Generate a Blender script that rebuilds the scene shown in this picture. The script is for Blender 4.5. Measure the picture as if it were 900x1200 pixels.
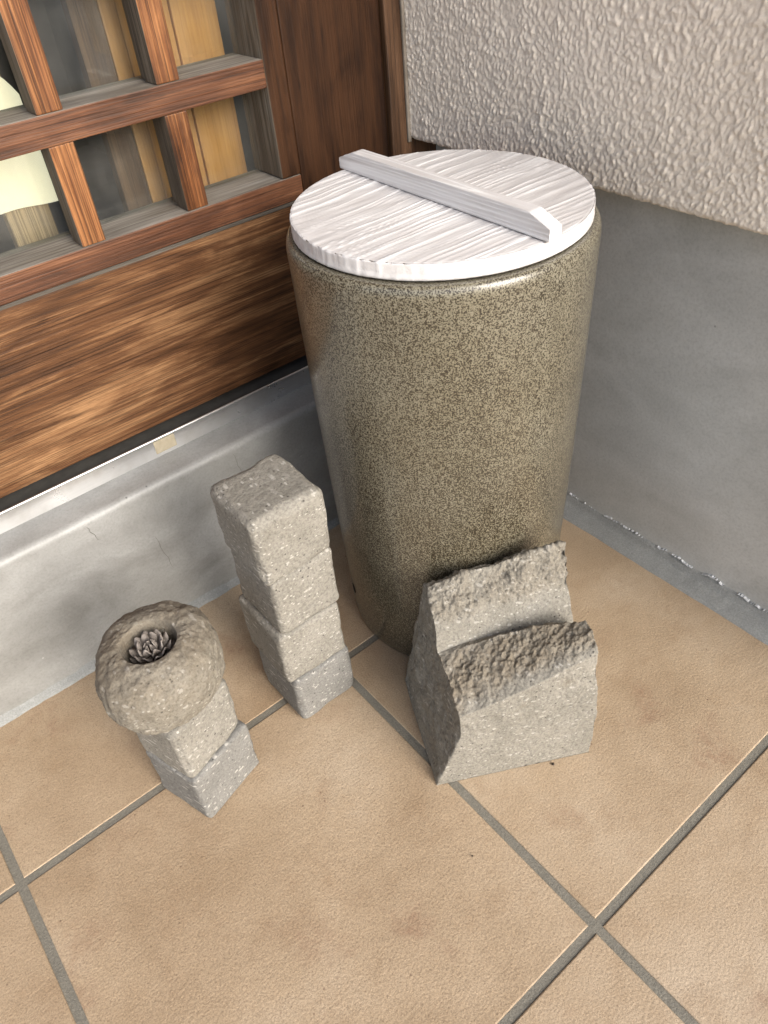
import bpy, bmesh, math, random
import numpy as np
from mathutils import Matrix, Vector

random.seed(7)
sc = bpy.context.scene
col = sc.collection
for o in list(bpy.data.objects):
    bpy.data.objects.remove(o)

# ------------------------------------------------------------------ camera
# solved from the grout lines (300 mm tiles), the sill and the door lines
CAM = np.array([-0.20484, -0.092462, 0.572529])
RC = np.array([[0.77050625, -0.63230387, -0.08069651],
               [-0.46984965, -0.47781652, -0.7422484],
               [0.43076841, 0.60982226, -0.66524837]])
cd = bpy.data.cameras.new('camera')
cam = bpy.data.objects.new('camera', cd)
col.objects.link(cam)
cd.sensor_fit = 'VERTICAL'
cd.sensor_height = 24.0
cd.lens = 24.0 * 895.6 / 1200.0
cd.clip_start = 0.01
cd.clip_end = 500.0
right, up, back = RC[0], -RC[1], -RC[2]
cam.matrix_world = Matrix(((right[0], up[0], back[0], CAM[0]),
                           (right[1], up[1], back[1], CAM[1]),
                           (right[2], up[2], back[2], CAM[2]), (0, 0, 0, 1)))
sc.camera = cam

# ------------------------------------------------------------------ light
SUN_DIR = Vector((0.05, -0.84, 0.47)).normalized()       # towards the sun
world = bpy.data.worlds.new('World')
sc.world = world
world.use_nodes = True
wn = world.node_tree
bg = wn.nodes['Background']
sky = wn.nodes.new('ShaderNodeTexSky')
sky.sky_type = 'NISHITA'
sky.sun_disc = False
sky.sun_elevation = math.asin(SUN_DIR.z)
sky.sun_rotation = math.atan2(SUN_DIR.x, SUN_DIR.y)
sky.air_density = 1.0
sky.dust_density = 2.5
sky.ozone_density = 1.0
hs = wn.nodes.new('ShaderNodeHueSaturation')             # thin cloud takes most of the blue out
hs.inputs['Saturation'].default_value = 0.75
wn.links.new(sky.outputs['Color'], hs.inputs['Color'])
wn.links.new(hs.outputs['Color'], bg.inputs['Color'])
bg.inputs['Strength'].default_value = 0.14
sd = bpy.data.lights.new('sun', 'SUN')
sd.energy = 1.5
sd.angle = math.radians(32)
sd.color = (1.0, 0.96, 0.90)
sun = bpy.data.objects.new('sun', sd)
col.objects.link(sun)
sun.rotation_euler = SUN_DIR.to_track_quat('Z', 'Y').to_euler()
sc.view_settings.view_transform = 'Standard'
sc.view_settings.look = 'None'
sc.view_settings.exposure = 1.18
sc.view_settings.gamma = 1.0
sc.view_settings.use_curve_mapping = False
sc.cycles.max_bounces = 8
sc.cycles.transparent_max_bounces = 12
sc.cycles.caustics_reflective = False
sc.cycles.caustics_refractive = False

# ------------------------------------------------------------------ noise
_rng = np.random.RandomState(3)
_perm = np.concatenate([_rng.permutation(256)] * 3)
_g = _rng.normal(size=(256, 3))
_g /= np.linalg.norm(_g, axis=1)[:, None]


def pn(x, y, z):
    x, y, z = np.broadcast_arrays(np.asarray(x, float), np.asarray(y, float), np.asarray(z, float))
    xi, yi, zi = np.floor(x).astype(int), np.floor(y).astype(int), np.floor(z).astype(int)
    xf, yf, zf = x - xi, y - yi, z - zi
    u, v, w = [t * t * t * (t * (t * 6 - 15) + 10) for t in (xf, yf, zf)]
    r = 0
    for dx in (0, 1):
        for dy in (0, 1):
            for dz in (0, 1):
                h = _perm[_perm[_perm[(xi + dx) & 255] + ((yi + dy) & 255)] + ((zi + dz) & 255)]
                g = _g[h]
                d = g[..., 0] * (xf - dx) + g[..., 1] * (yf - dy) + g[..., 2] * (zf - dz)
                r = r + d * (u if dx else 1 - u) * (v if dy else 1 - v) * (w if dz else 1 - w)
    return r * 1.5


def fbm(p, s, o=4, gain=0.5, seed=0.0):
    a, t = 1.0, 0
    for k in range(o):
        t = t + a * pn(p[..., 0] * s + seed + 7.3 * k, p[..., 1] * s + 3.1 * k - seed, p[..., 2] * s + 1.7 * k)
        a *= gain
        s *= 2.03
    return t


# ------------------------------------------------------------------ materials
class NT:
    def __init__(self, name):
        self.m = bpy.data.materials.new(name)
        self.m.use_nodes = True
        self.t = self.m.node_tree
        self.t.nodes.clear()
        self.out = self.n('ShaderNodeOutputMaterial')
        self.b = self.n('ShaderNodeBsdfPrincipled')
        self.l(self.b.outputs[0], self.out.inputs[0])

    def n(self, typ, **kw):
        x = self.t.nodes.new(typ)
        for k, v in kw.items():
            setattr(x, k, v)
        return x

    def l(self, a, b):
        self.t.links.new(a, b)

    def coord(self, kind='pos', scale=(1, 1, 1), rot=(0, 0, 0), rnd=0.0):
        if kind == 'pos':
            c = self.n('ShaderNodeNewGeometry').outputs['Position']
        else:
            c = self.n('ShaderNodeTexCoord').outputs['Object']
        if rnd:
            oi = self.n('ShaderNodeObjectInfo')
            mu = self.n('ShaderNodeMath', operation='MULTIPLY')
            self.l(oi.outputs['Random'], mu.inputs[0])
            mu.inputs[1].default_value = rnd
            ad = self.n('ShaderNodeVectorMath', operation='ADD')
            self.l(c, ad.inputs[0])
            self.l(mu.outputs[0], ad.inputs[1])
            c = ad.outputs[0]
        mp = self.n('ShaderNodeMapping')
        mp.inputs['Scale'].default_value = scale
        mp.inputs['Rotation'].default_value = rot
        self.l(c, mp.inputs['Vector'])
        return mp.outputs[0]

    def noise(self, c, scale, detail=4, rough=0.55, dist=0.0):
        x = self.n('ShaderNodeTexNoise')
        self.l(c, x.inputs['Vector'])
        x.inputs['Scale'].default_value = scale
        x.inputs['Detail'].default_value = detail
        x.inputs['Roughness'].default_value = rough
        x.inputs['Distortion'].default_value = dist
        return x.outputs['Fac']

    def voro(self, c, scale, out='Distance', feat='F1', rand=1.0):
        x = self.n('ShaderNodeTexVoronoi', feature=feat)
        self.l(c, x.inputs['Vector'])
        x.inputs['Scale'].default_value = scale
        x.inputs['Randomness'].default_value = rand
        return x.outputs[out]

    def ramp(self, f, stops, interp='LINEAR'):
        x = self.n('ShaderNodeValToRGB')
        x.color_ramp.interpolation = interp
        e = x.color_ramp.elements
        while len(e) < len(stops):
            e.new(0.5)
        for i, (p, c) in enumerate(stops):
            e[i].position = p
            if not isinstance(c, (tuple, list)):
                c = (c, c, c)
            e[i].color = (*c[:3], 1)
        self.l(f, x.inputs[0])
        return x.outputs[0]

    def mix(self, f, a, b, mode='MIX'):
        x = self.n('ShaderNodeMix', data_type='RGBA', blend_type=mode)
        for s, v in ((x.inputs[0], f), (x.inputs[6], a), (x.inputs[7], b)):
            if hasattr(v, 'links') or hasattr(v, 'is_linked'):
                self.l(v, s)
            elif isinstance(v, (int, float)):
                s.default_value = v if s.type == 'VALUE' else (v, v, v, 1)
            else:
                s.default_value = (*v[:3], 1)
        return x.outputs[2]

    def math(self, op, a, b=0.0, clamp=False):
        x = self.n('ShaderNodeMath', operation=op, use_clamp=clamp)
        for s, v in ((x.inputs[0], a), (x.inputs[1], b)):
            if isinstance(v, (int, float)):
                s.default_value = v
            else:
                self.l(v, s)
        return x.outputs[0]

    def bump(self, h, strength=0.3, dist=0.001, prev=None):
        x = self.n('ShaderNodeBump')
        x.inputs['Strength'].default_value = strength
        x.inputs['Distance'].default_value = dist
        self.l(h, x.inputs['Height'])
        if prev is not None:
            self.l(prev, x.inputs['Normal'])
        return x.outputs[0]

    def fin(self, color=None, rough=0.6, normal=None, spec=None, metal=None, coat=None, coat_rough=0.1):
        b = self.b
        for s, v in (('Base Color', color), ('Roughness', rough), ('Normal', normal),
                     ('Specular IOR Level', spec), ('Metallic', metal), ('Coat Weight', coat)):
            if v is None:
                continue
            i = b.inputs[s]
            if isinstance(v, (int, float)):
                i.default_value = v
            elif isinstance(v, (tuple, list)):
                i.default_value = (*v[:3], 1)
            else:
                self.l(v, i)
        if coat is not None:
            b.inputs['Coat Roughness'].default_value = coat_rough
        return self.m


def mat_tile():
    t = NT('porcelain_floor_tile')
    c = t.coord('pos')
    cr = t.coord('pos', rnd=5.0)
    big = t.noise(cr, 7, 5, 0.6)
    mid = t.noise(cr, 32, 5, 0.65)
    fine = t.noise(c, 820, 3, 0.75)
    base = t.ramp(big, [(0.28, (0.310, 0.222, 0.138)), (0.52, (0.405, 0.306, 0.205)), (0.74, (0.470, 0.375, 0.272))])
    base = t.mix(t.ramp(mid, [(0.52, 0.0), (0.78, 0.55)]), base, (0.285, 0.192, 0.112))
    g = t.ramp(fine, [(0.30, (0.50, 0.48, 0.46)), (0.5, (1, 1, 1)), (0.70, (1.22, 1.21, 1.19))])
    base = t.mix(0.75, base, g, 'MULTIPLY')
    v = t.voro(c, 130, 'Distance')
    vc = t.voro(c, 130, 'Color')
    sp = t.math('MULTIPLY', t.ramp(v, [(0.06, 1.0), (0.14, 0.0)]), t.ramp(vc, [(0.80, 0.0), (0.86, 1.0)]))
    base = t.mix(t.math('MULTIPLY', sp, 0.7), base, (0.12, 0.07, 0.045))
    # soft stain patches trodden into the tile
    st = t.math('MULTIPLY', t.ramp(t.noise(cr, 15, 3, 0.5, 0.4), [(0.60, 0.0), (0.74, 1.0)]), t.ramp(t.noise(cr, 190, 3), [(0.35, 0.2), (0.6, 1.0)]))
    base = t.mix(t.math('MULTIPLY', st, 0.5), base, (0.22, 0.115, 0.07))
    h1 = t.noise(c, 480, 4, 0.7)
    h2 = t.noise(c, 60, 3, 0.5)
    n = t.bump(h2, 0.35, 0.0012)
    n = t.bump(h1, 0.60, 0.0009, n)
    return t.fin(base, t.ramp(mid, [(0.3, 0.50), (0.7, 0.66)]), n, 0.45)


def mat_grout(name, c0, c1):
    t = NT(name)
    c = t.coord('pos')
    base = t.mix(t.noise(c, 60, 5, 0.7), c0, c1)
    base = t.mix(t.ramp(t.noise(c, 700, 3, 0.7), [(0.3, 0.0), (0.7, 1.0)]), t.mix(0.35, base, (0.02, 0.02, 0.018)), base)
    n = t.bump(t.noise(c, 500, 4, 0.7), 0.6, 0.0015)
    return t.fin(base, 0.85, n)


def mat_concrete(name, dark, mid, light, rough, blot=9.0, bump=0.12):
    t = NT(name)
    c = t.coord('pos')
    cw = t.coord('pos', (1.0, 1.0, 1.7), (0.35, 0.2, 0.1))
    a = t.noise(cw, blot, 6, 0.62, 0.6)
    b = t.noise(c, blot * 4.5, 5, 0.6, 0.3)
    base = t.ramp(a, [(0.30, dark), (0.50, mid), (0.70, light)])
    base = t.mix(t.ramp(b, [(0.35, 0.0), (0.75, 0.30)]), base, light)
    base = t.mix(0.6, base, t.ramp(t.noise(c, 420, 4, 0.7), [(0.28, 0.72), (0.5, 1.0), (0.72, 1.14)]), 'MULTIPLY')
    v = t.voro(c, 95, 'Distance')
    vc = t.voro(c, 95, 'Color')
    pit = t.math('MULTIPLY', t.ramp(v, [(0.05, 1.0), (0.12, 0.0)]), t.ramp(vc, [(0.86, 0.0), (0.9, 1.0)]))
    base = t.mix(t.math('MULTIPLY', pit, 0.75), base, tuple(x * 0.3 for x in dark))
    v2 = t.voro(t.coord('pos', (1, 1, 1), (0, 0, 0.4)), 120, 'Distance')
    vc2 = t.voro(t.coord('pos', (1, 1, 1), (0, 0, 0.4)), 120, 'Color')
    wh = t.math('MULTIPLY', t.ramp(v2, [(0.05, 1.0), (0.12, 0.0)]), t.ramp(vc2, [(0.84, 0.0), (0.88, 1.0)]))
    base = t.mix(t.math('MULTIPLY', wh, 0.55), base, (0.62, 0.62, 0.60))
    n = t.bump(t.noise(c, 26, 4, 0.5), bump * 0.7, 0.003)
    n = t.bump(t.noise(c, 330, 4, 0.65), bump, 0.0012, n)
    r = t.math('ADD', t.math('MULTIPLY', b, 0.22), rough - 0.11)
    return t.fin(base, r, n, 0.5)


def mat_stucco():
    t = NT('cream_stucco')
    c = t.coord('pos')
    base = t.mix(t.noise(c, 30, 4), (0.79, 0.71, 0.61), (0.85, 0.78, 0.685))
    base = t.mix(t.ramp(t.noise(c, 900, 3, 0.7), [(0.3, 0.35), (0.65, 0.0)]), base, (0.60, 0.52, 0.44))
    n = t.bump(t.noise(c, 900, 4, 0.7), 0.4, 0.0007)
    return t.fin(base, 0.9, n, 0.15)


def mat_wood(name, axis, dark, mid, light, rough=0.55, blotch=1.0, lines=1.0, rnd=3.0, bump=0.5, spec=0.4):
    """axis: the direction the grain runs"""
    t = NT(name)
    k = 'XYZ'.index(axis)

    def sc_(al, ac):
        s = [ac, ac, ac]
        s[k] = al
        return tuple(s)
    c1 = t.coord('pos', sc_(0.09, 1.0), (0.0, 0.0, 0.0), rnd)
    c2 = t.coord('pos', sc_(0.012, 1.0), (0.0, 0.0, 0.0), rnd)
    c3 = t.coord('pos', sc_(0.24, 1.0), (0.0, 0.0, 0.0), rnd)
    band = t.noise(c1, 95, 6, 0.65, 0.7)
    fine = t.noise(c2, 620, 3, 0.6)
    blo = t.noise(c3, 25, 6, 0.62, 0.6)
    f = t.math('ADD', t.math('MULTIPLY', band, 0.42), t.math('MULTIPLY', blo, 0.62 * blotch))
    f = t.math('ADD', f, t.math('MULTIPLY', t.math('SUBTRACT', fine, 0.5), 0.24 * lines))
    base = t.ramp(f, [(0.36, dark), (0.52, mid), (0.68, light)])
    dk = t.ramp(t.noise(c1, 160, 4, 0.7), [(0.60, 0.0), (0.74, 0.8)])
    base = t.mix(dk, base, dark)
    ln = t.noise(t.coord('pos', sc_(0.010, 1.0), (0.0, 0.0, 0.0), rnd), 1050, 2, 0.5)
    base = t.mix(min(1.0, 0.75 * lines), base, t.ramp(ln, [(0.34, 0.42), (0.47, 1.0), (0.62, 1.25)]), 'MULTIPLY')
    n = t.bump(fine, bump, 0.0012)
    n = t.bump(band, bump * 0.4, 0.002, n)
    return t.fin(base, t.ramp(blo, [(0.3, rough - 0.1), (0.7, rough + 0.12)]), n, spec)


def mat_white_wood(name, axis):
    t = NT(name)
    k = 'XYZ'.index(axis)
    s = [1.0, 1.0, 1.0]
    s[k] = 0.03
    c2 = t.coord('pos', tuple(s), rnd=2.0)
    s[k] = 0.10
    c1 = t.coord('pos', tuple(s), rnd=2.0)
    b = t.noise(c1, 120, 5, 0.6, 0.5)
    fi = t.noise(c2, 900, 3, 0.6)
    base = t.ramp(b, [(0.30, (0.53, 0.51, 0.505)), (0.50, (0.60, 0.585, 0.585)), (0.70, (0.68, 0.672, 0.675))])
    base = t.mix(t.ramp(fi, [(0.30, 0.22), (0.5, 0.0)]), base, (0.52, 0.49, 0.475))
    at = t.n('ShaderNodeAttribute', attribute_name='grain')          # whitewash stays thick on the raised grain
    base = t.mix(at.outputs['Fac'], base, (0.80, 0.80, 0.805))
    n = t.bump(fi, 0.25, 0.0007)
    return t.fin(base, 0.6, n, 0.3)


def mat_tuff(name, dark, light, clast=(0.52, 0.50, 0.455), rot=(0.5, 0.3, 0.2), amount=1.0):
    t = NT(name)
    c = t.coord('obj', rnd=3.0)
    big = t.noise(c, 35, 5, 0.62)
    fine = t.noise(c, 520, 4, 0.75)
    base = t.mix(t.ramp(big, [(0.3, 0.0), (0.7, 1.0)]), dark, light)
    base = t.mix(0.8, base, t.ramp(fine, [(0.30, 0.42), (0.5, 1.0), (0.70, 1.30)]), 'MULTIPLY')
    for (s1, s2, thr, rr, amt) in ((150, 0.42, 0.70, rot, 0.55), (310, 0.5, 0.68, (0.1, 0.9, 0.4), 0.65), (75, 0.5, 0.90, (0.7, 0.1, 0.8), 0.30)):
        cc = t.coord('obj', (1.0, s2, 1.0 / s2 * 0.8), rr, 3.0)
        v = t.voro(cc, s1, 'Distance')
        vc = t.voro(cc, s1, 'Color')
        edge = t.math('ADD', v, t.math('MULTIPLY', t.math('SUBTRACT', t.noise(c, s1 * 4, 2), 0.5), 0.35))
        mk = t.math('MULTIPLY', t.ramp(edge, [(0.22, 1.0), (0.34, 0.0)]), t.ramp(vc, [(thr, 0.0), (thr + 0.03, 1.0)]))
        base = t.mix(t.math('MULTIPLY', mk, amt * amount), base, clast)
    cc = t.coord('obj', (1, 1.4, 1.1), (0.9, 0.2, 0.6), 3.0)
    for s1, thr in ((260, 0.76), (120, 0.90)):
        v = t.voro(cc, s1, 'Distance')
        vc = t.voro(cc, s1, 'Color')
        mk = t.math('MULTIPLY', t.ramp(v, [(0.16, 1.0), (0.28, 0.0)]), t.ramp(vc, [(thr, 0.0), (thr + 0.02, 1.0)]))
        base = t.mix(t.math('MULTIPLY', mk, 0.85), base, (0.045, 0.04, 0.038))
    at = t.n('ShaderNodeAttribute', attribute_name='split')          # split faces have gone brown and dull
    sp = t.math('MULTIPLY', at.outputs['Fac'], t.ramp(t.noise(c, 90, 4, 0.65), [(0.25, 0.45), (0.6, 1.0)]))
    base = t.mix(t.math('MULTIPLY', sp, 0.75), base, t.mix(fine, (0.115, 0.090, 0.060), (0.215, 0.178, 0.130)))
    n = t.bump(t.noise(c, 160, 4, 0.6), 0.35, 0.0025)
    n = t.bump(fine, 0.65, 0.0012, n)
    return t.fin(base, 0.88, n, 0.25)


def mat_jar():
    t = NT('speckled_glaze')
    c = t.coord('obj')
    big = t.noise(c, 14, 4, 0.6)
    w = t.noise(c, 1000, 2, 0.5)
    w2 = t.noise(c, 520, 2, 0.5)
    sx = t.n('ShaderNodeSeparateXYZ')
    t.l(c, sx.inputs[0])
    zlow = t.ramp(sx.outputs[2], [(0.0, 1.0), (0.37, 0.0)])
    f = t.math('ADD', t.math('MULTIPLY', w, 0.75), t.math('MULTIPLY', w2, 0.25))
    f = t.math('ADD', f, t.math('MULTIPLY', t.math('SUBTRACT', big, 0.5), 0.10))
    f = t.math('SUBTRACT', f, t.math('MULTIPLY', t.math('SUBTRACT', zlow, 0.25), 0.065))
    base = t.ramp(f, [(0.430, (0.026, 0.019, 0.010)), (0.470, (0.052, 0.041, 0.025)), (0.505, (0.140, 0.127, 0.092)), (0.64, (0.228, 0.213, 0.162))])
    tint = t.ramp(t.noise(c, 9, 4, 0.6), [(0.35, (0.80, 0.74, 0.62)), (0.65, (1.0, 1.0, 1.0))])
    base = t.mix(0.6, base, tint, 'MULTIPLY')
    n = t.bump(t.noise(c, 90, 3), 0.05, 0.001)
    n = t.bump(w, 0.05, 0.0005, n)
    return t.fin(base, 0.38, n, 0.5, coat=0.5, coat_rough=0.14)


def mat_simple(name, c0, c1, scale, rough, spec=0.4, metal=None, bump=0.2):
    t = NT(name)
    c = t.coord('obj', rnd=4.0)
    f = t.noise(c, scale, 4, 0.6)
    base = t.mix(t.ramp(f, [(0.3, 0.0), (0.7, 1.0)]), c0, c1)
    n = t.bump(t.noise(c, scale * 4, 3), bump, 0.0006)
    return t.fin(base, rough, n, spec, metal)


def mat_metal():
    t = NT('brushed_aluminium')
    c = t.coord('pos', (0.015, 1, 1))
    f = t.noise(c, 900, 3, 0.6)
    d = t.noise(t.coord('pos'), 40, 4, 0.6)
    base = t.mix(f, (0.62, 0.625, 0.63), (0.74, 0.745, 0.75))
    base = t.mix(t.ramp(d, [(0.45, 0.0), (0.75, 0.45)]), base, (0.42, 0.40, 0.37))
    r = t.math('ADD', t.math('MULTIPLY', d, 0.15), 0.22)
    return t.fin(base, r, None, 0.5, 0.9)


def mat_glass():
    t = NT('window_glass')
    t.t.nodes.remove(t.b)
    tr = t.n('ShaderNodeBsdfTransparent')
    tr.inputs[0].default_value = (0.90, 0.92, 0.90, 1)
    gl = t.n('ShaderNodeBsdfGlossy')
    gl.inputs['Roughness'].default_value = 0.02
    fr = t.n('ShaderNodeFresnel')
    fr.inputs['IOR'].default_value = 1.5
    # a film of dust
    df = t.n('ShaderNodeBsdfDiffuse')
    df.inputs[0].default_value = (0.55, 0.53, 0.50, 1)
    m1 = t.n('ShaderNodeMixShader')
    t.l(fr.outputs[0], m1.inputs[0])
    t.l(tr.outputs[0], m1.inputs[1])
    t.l(gl.outputs[0], m1.inputs[2])
    m2 = t.n('ShaderNodeMixShader')
    c = t.coord('pos', (1, 1, 0.5))
    d = t.ramp(t.noise(c, 22, 5, 0.65), [(0.35, 0.01), (0.75, 0.08)])
    t.l(d, m2.inputs[0])
    t.l(m1.outputs[0], m2.inputs[1])
    t.l(df.outputs[0], m2.inputs[2])
    t.l(m2.outputs[0], t.out.inputs[0])
    return t.m


M = {}
M['tile'] = mat_tile()
M['grout'] = mat_grout('tile_grout', (0.17, 0.158, 0.128), (0.27, 0.25, 0.205))
M['mortar'] = mat_grout('grey_mortar', (0.24, 0.246, 0.236), (0.40, 0.402, 0.385))
M['wallconc'] = mat_concrete('smooth_grey_concrete', (0.390, 0.392, 0.376), (0.470, 0.472, 0.455), (0.560, 0.562, 0.546), 0.36, 8.0)
M['sillconc'] = mat_concrete('pale_sill_concrete', (0.185, 0.183, 0.172), (0.245, 0.244, 0.233), (0.330, 0.331, 0.322), 0.44, 11.0)
M['stucco'] = mat_stucco()
DK, MD, LT = (0.030, 0.0105, 0.0045), (0.120, 0.042, 0.015), (0.270, 0.120, 0.050)
M['wood_h'] = mat_wood('weathered_cedar_board', 'X', (0.026, 0.0108, 0.005), (0.098, 0.043, 0.0175), (0.285, 0.155, 0.073), 0.55, 1.0, 1.1, 0.0, 0.5, 0.25)
M['wood_rail'] = mat_wood('cedar_rail', 'X', (0.022, 0.009, 0.0045), (0.088, 0.033, 0.0145), (0.185, 0.080, 0.037), 0.5)
M['wood_v'] = mat_wood('cedar_upright', 'Z', (0.020, 0.008, 0.004), (0.120, 0.043, 0.014), (0.31, 0.138, 0.052), 0.45, 1.0, 1.9, 3.0, 0.9)
M['wood_stile'] = mat_wood('dark_cedar_stile', 'Z', (0.006, 0.0026, 0.0015), (0.019, 0.0076, 0.0033), (0.050, 0.0205, 0.008), 0.55, 1.3, 0.35, 3.0, 0.5, 0.22)
M['wood_post'] = mat_wood('brown_post', 'Z', (0.03, 0.014, 0.007), (0.085, 0.042, 0.02), (0.16, 0.085, 0.045), 0.55)
M['grey_wood_h'] = mat_wood('silvered_wood_ledge', 'X', (0.11, 0.09, 0.07), (0.24, 0.215, 0.185), (0.37, 0.35, 0.325), 0.75, 0.8, 1.0)
M['grey_wood_v'] = mat_wood('silvered_wood_side', 'Z', (0.05, 0.035, 0.024), (0.13, 0.10, 0.072), (0.25, 0.215, 0.175), 0.75, 0.9, 1.0)
M['dark_bead'] = mat_wood('greyed_bead', 'X', (0.03, 0.025, 0.02), (0.085, 0.072, 0.058), (0.16, 0.145, 0.125), 0.7, 0.8, 0.5)
M['ochre'] = mat_wood('ochre_board', 'Z', (0.48, 0.235, 0.070), (0.58, 0.305, 0.100), (0.66, 0.38, 0.145), 0.5, 0.7, 0.3, 3.0, 0.2)
M['inner_brown'] = mat_wood('inner_brown_board', 'Z', (0.05, 0.025, 0.013), (0.095, 0.052, 0.028), (0.15, 0.09, 0.052), 0.6)
M['inner_tan'] = mat_wood('inner_tan_board', 'Z', (0.26, 0.18, 0.10), (0.34, 0.245, 0.145), (0.42, 0.31, 0.19), 0.6)
M['inner_dark'] = mat_simple('dim_inner_plaster', (0.10, 0.095, 0.085), (0.16, 0.152, 0.138), 12, 0.8)
M['glow_sheet'] = mat_simple('cream_glow', (0.80, 0.77, 0.60), (0.86, 0.83, 0.68), 14, 0.7)
_pt = M['glow_sheet'].node_tree
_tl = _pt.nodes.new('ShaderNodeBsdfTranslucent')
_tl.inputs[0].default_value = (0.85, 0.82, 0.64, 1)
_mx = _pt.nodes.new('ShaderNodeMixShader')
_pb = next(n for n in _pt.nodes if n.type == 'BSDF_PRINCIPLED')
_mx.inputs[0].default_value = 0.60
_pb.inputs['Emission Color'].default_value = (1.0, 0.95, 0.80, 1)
_pb.inputs['Emission Strength'].default_value = 0.55  # glow added to brighten the sheet, no lamp behind it
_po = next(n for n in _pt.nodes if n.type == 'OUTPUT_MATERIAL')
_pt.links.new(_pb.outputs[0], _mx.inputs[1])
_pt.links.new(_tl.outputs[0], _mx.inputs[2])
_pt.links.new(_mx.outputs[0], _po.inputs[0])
M['lid'] = mat_white_wood('whitewashed_wood_lid', 'X')
M['lid_handle'] = mat_white_wood('whitewashed_wood_handle', 'Y')
M['jar'] = mat_jar()
M['tuff'] = mat_tuff('pale_tuff', (0.205, 0.192, 0.165), (0.265, 0.250, 0.219))
M['tuff_b'] = mat_tuff('grey_tuff', (0.172, 0.167, 0.155), (0.225, 0.220, 0.206), rot=(0.2, 0.7, 0.9))
M['tuff_w'] = mat_tuff('coarse_tuff', (0.198, 0.185, 0.157), (0.258, 0.242, 0.208), rot=(0.9, 0.2, 0.4), amount=0.75)
M['tuff_cap'] = mat_tuff('round_tuff', (0.175, 0.157, 0.126), (0.235, 0.213, 0.175), rot=(0.4, 0.4, 0.1), amount=0.7)
M['metal'] = mat_metal()
M['black'] = mat_simple('track_painted_dark', (0.045, 0.042, 0.038), (0.075, 0.070, 0.062), 60, 0.5)  # the door's dark reflection is put into this colour
M['hole'] = mat_simple('dark_opening', (0.004, 0.004, 0.004), (0.008, 0.008, 0.007), 60, 0.9)
M['reflection_patch'] = mat_simple('beige_reflection', (0.30, 0.262, 0.185), (0.40, 0.35, 0.26), 200, 0.6)
M['caulk'] = mat_simple('grey_caulk', (0.17, 0.145, 0.115), (0.27, 0.235, 0.195), 80, 0.6)
M['salt'] = mat_simple('white_efflorescence', (0.42, 0.43, 0.43), (0.66, 0.67, 0.68), 300, 0.95, spec=0.1)
M['crack'] = mat_simple('crack_line', (0.10, 0.095, 0.085), (0.16, 0.15, 0.135), 300, 0.9)
M['glass'] = mat_glass()
M['scale'] = mat_simple('pine_scale', (0.060, 0.047, 0.038), (0.30, 0.265, 0.235), 160, 0.75, bump=0.5)
M['core'] = mat_simple('pine_core', (0.02, 0.013, 0.01), (0.05, 0.035, 0.025), 200, 0.8)
M['ground'] = mat_simple('grey_paving', (0.20, 0.20, 0.195), (0.27, 0.268, 0.26), 3, 0.85)
M['added_roof_and_wall'] = mat_simple('brown_grey_render', (0.20, 0.175, 0.145), (0.27, 0.24, 0.205), 6, 0.8)


# ------------------------------------------------------------------ mesh helpers
def tag(o, label=None, cat=None, group=None, kind=None):
    for k, v in (('label', label), ('category', cat), ('group', group), ('kind', kind)):
        if v:
            o[k] = v
    return o


def base_of(parent):
    v = Vector((0, 0, 0))
    while parent is not None:
        v += parent.location
        parent = parent.parent
    return v


def empty(name, loc):
    o = bpy.data.objects.new(name, None)
    o.empty_display_size = 0.02
    col.objects.link(o)
    o.location = loc
    return o


def put(name, me, mat, parent=None, loc=(0, 0, 0)):
    o = bpy.data.objects.new(name, me)
    col.objects.link(o)
    if mat is not None and not me.materials:
        for m in (mat if isinstance(mat, (list, tuple)) else [mat]):
            me.materials.append(m)
    o.location = loc
    if parent is not None:
        o.parent = parent
    return o


def from_np(name, v, f, mat, parent=None, origin=None, smooth=True):
    """verts given in world space; origin is the object's base point"""
    v = np.asarray(v, float)
    if origin is None:
        origin = tuple(base_of(parent)) if parent is not None else (0, 0, 0)
    me = bpy.data.meshes.new(name)
    me.from_pydata((v - np.array(origin)).tolist(), [], f if isinstance(f, list) else f.tolist())
    me.update()
    if smooth:
        me.polygons.foreach_set('use_smooth', [True] * len(me.polygons))
    loc = Vector(origin) - (base_of(parent) if parent is not None else Vector((0, 0, 0)))
    return put(name, me, mat, parent, loc)


def grid_faces(nu, nv, wrap_u=False, flip=False):
    I = np.arange(nu * nv).reshape(nu, nv)
    if wrap_u:
        I = np.vstack([I, I[:1]])
    q = np.stack([I[:-1, :-1], I[1:, :-1], I[1:, 1:], I[:-1, 1:]], -1).reshape(-1, 4)
    return q[:, ::-1] if flip else q


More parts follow.
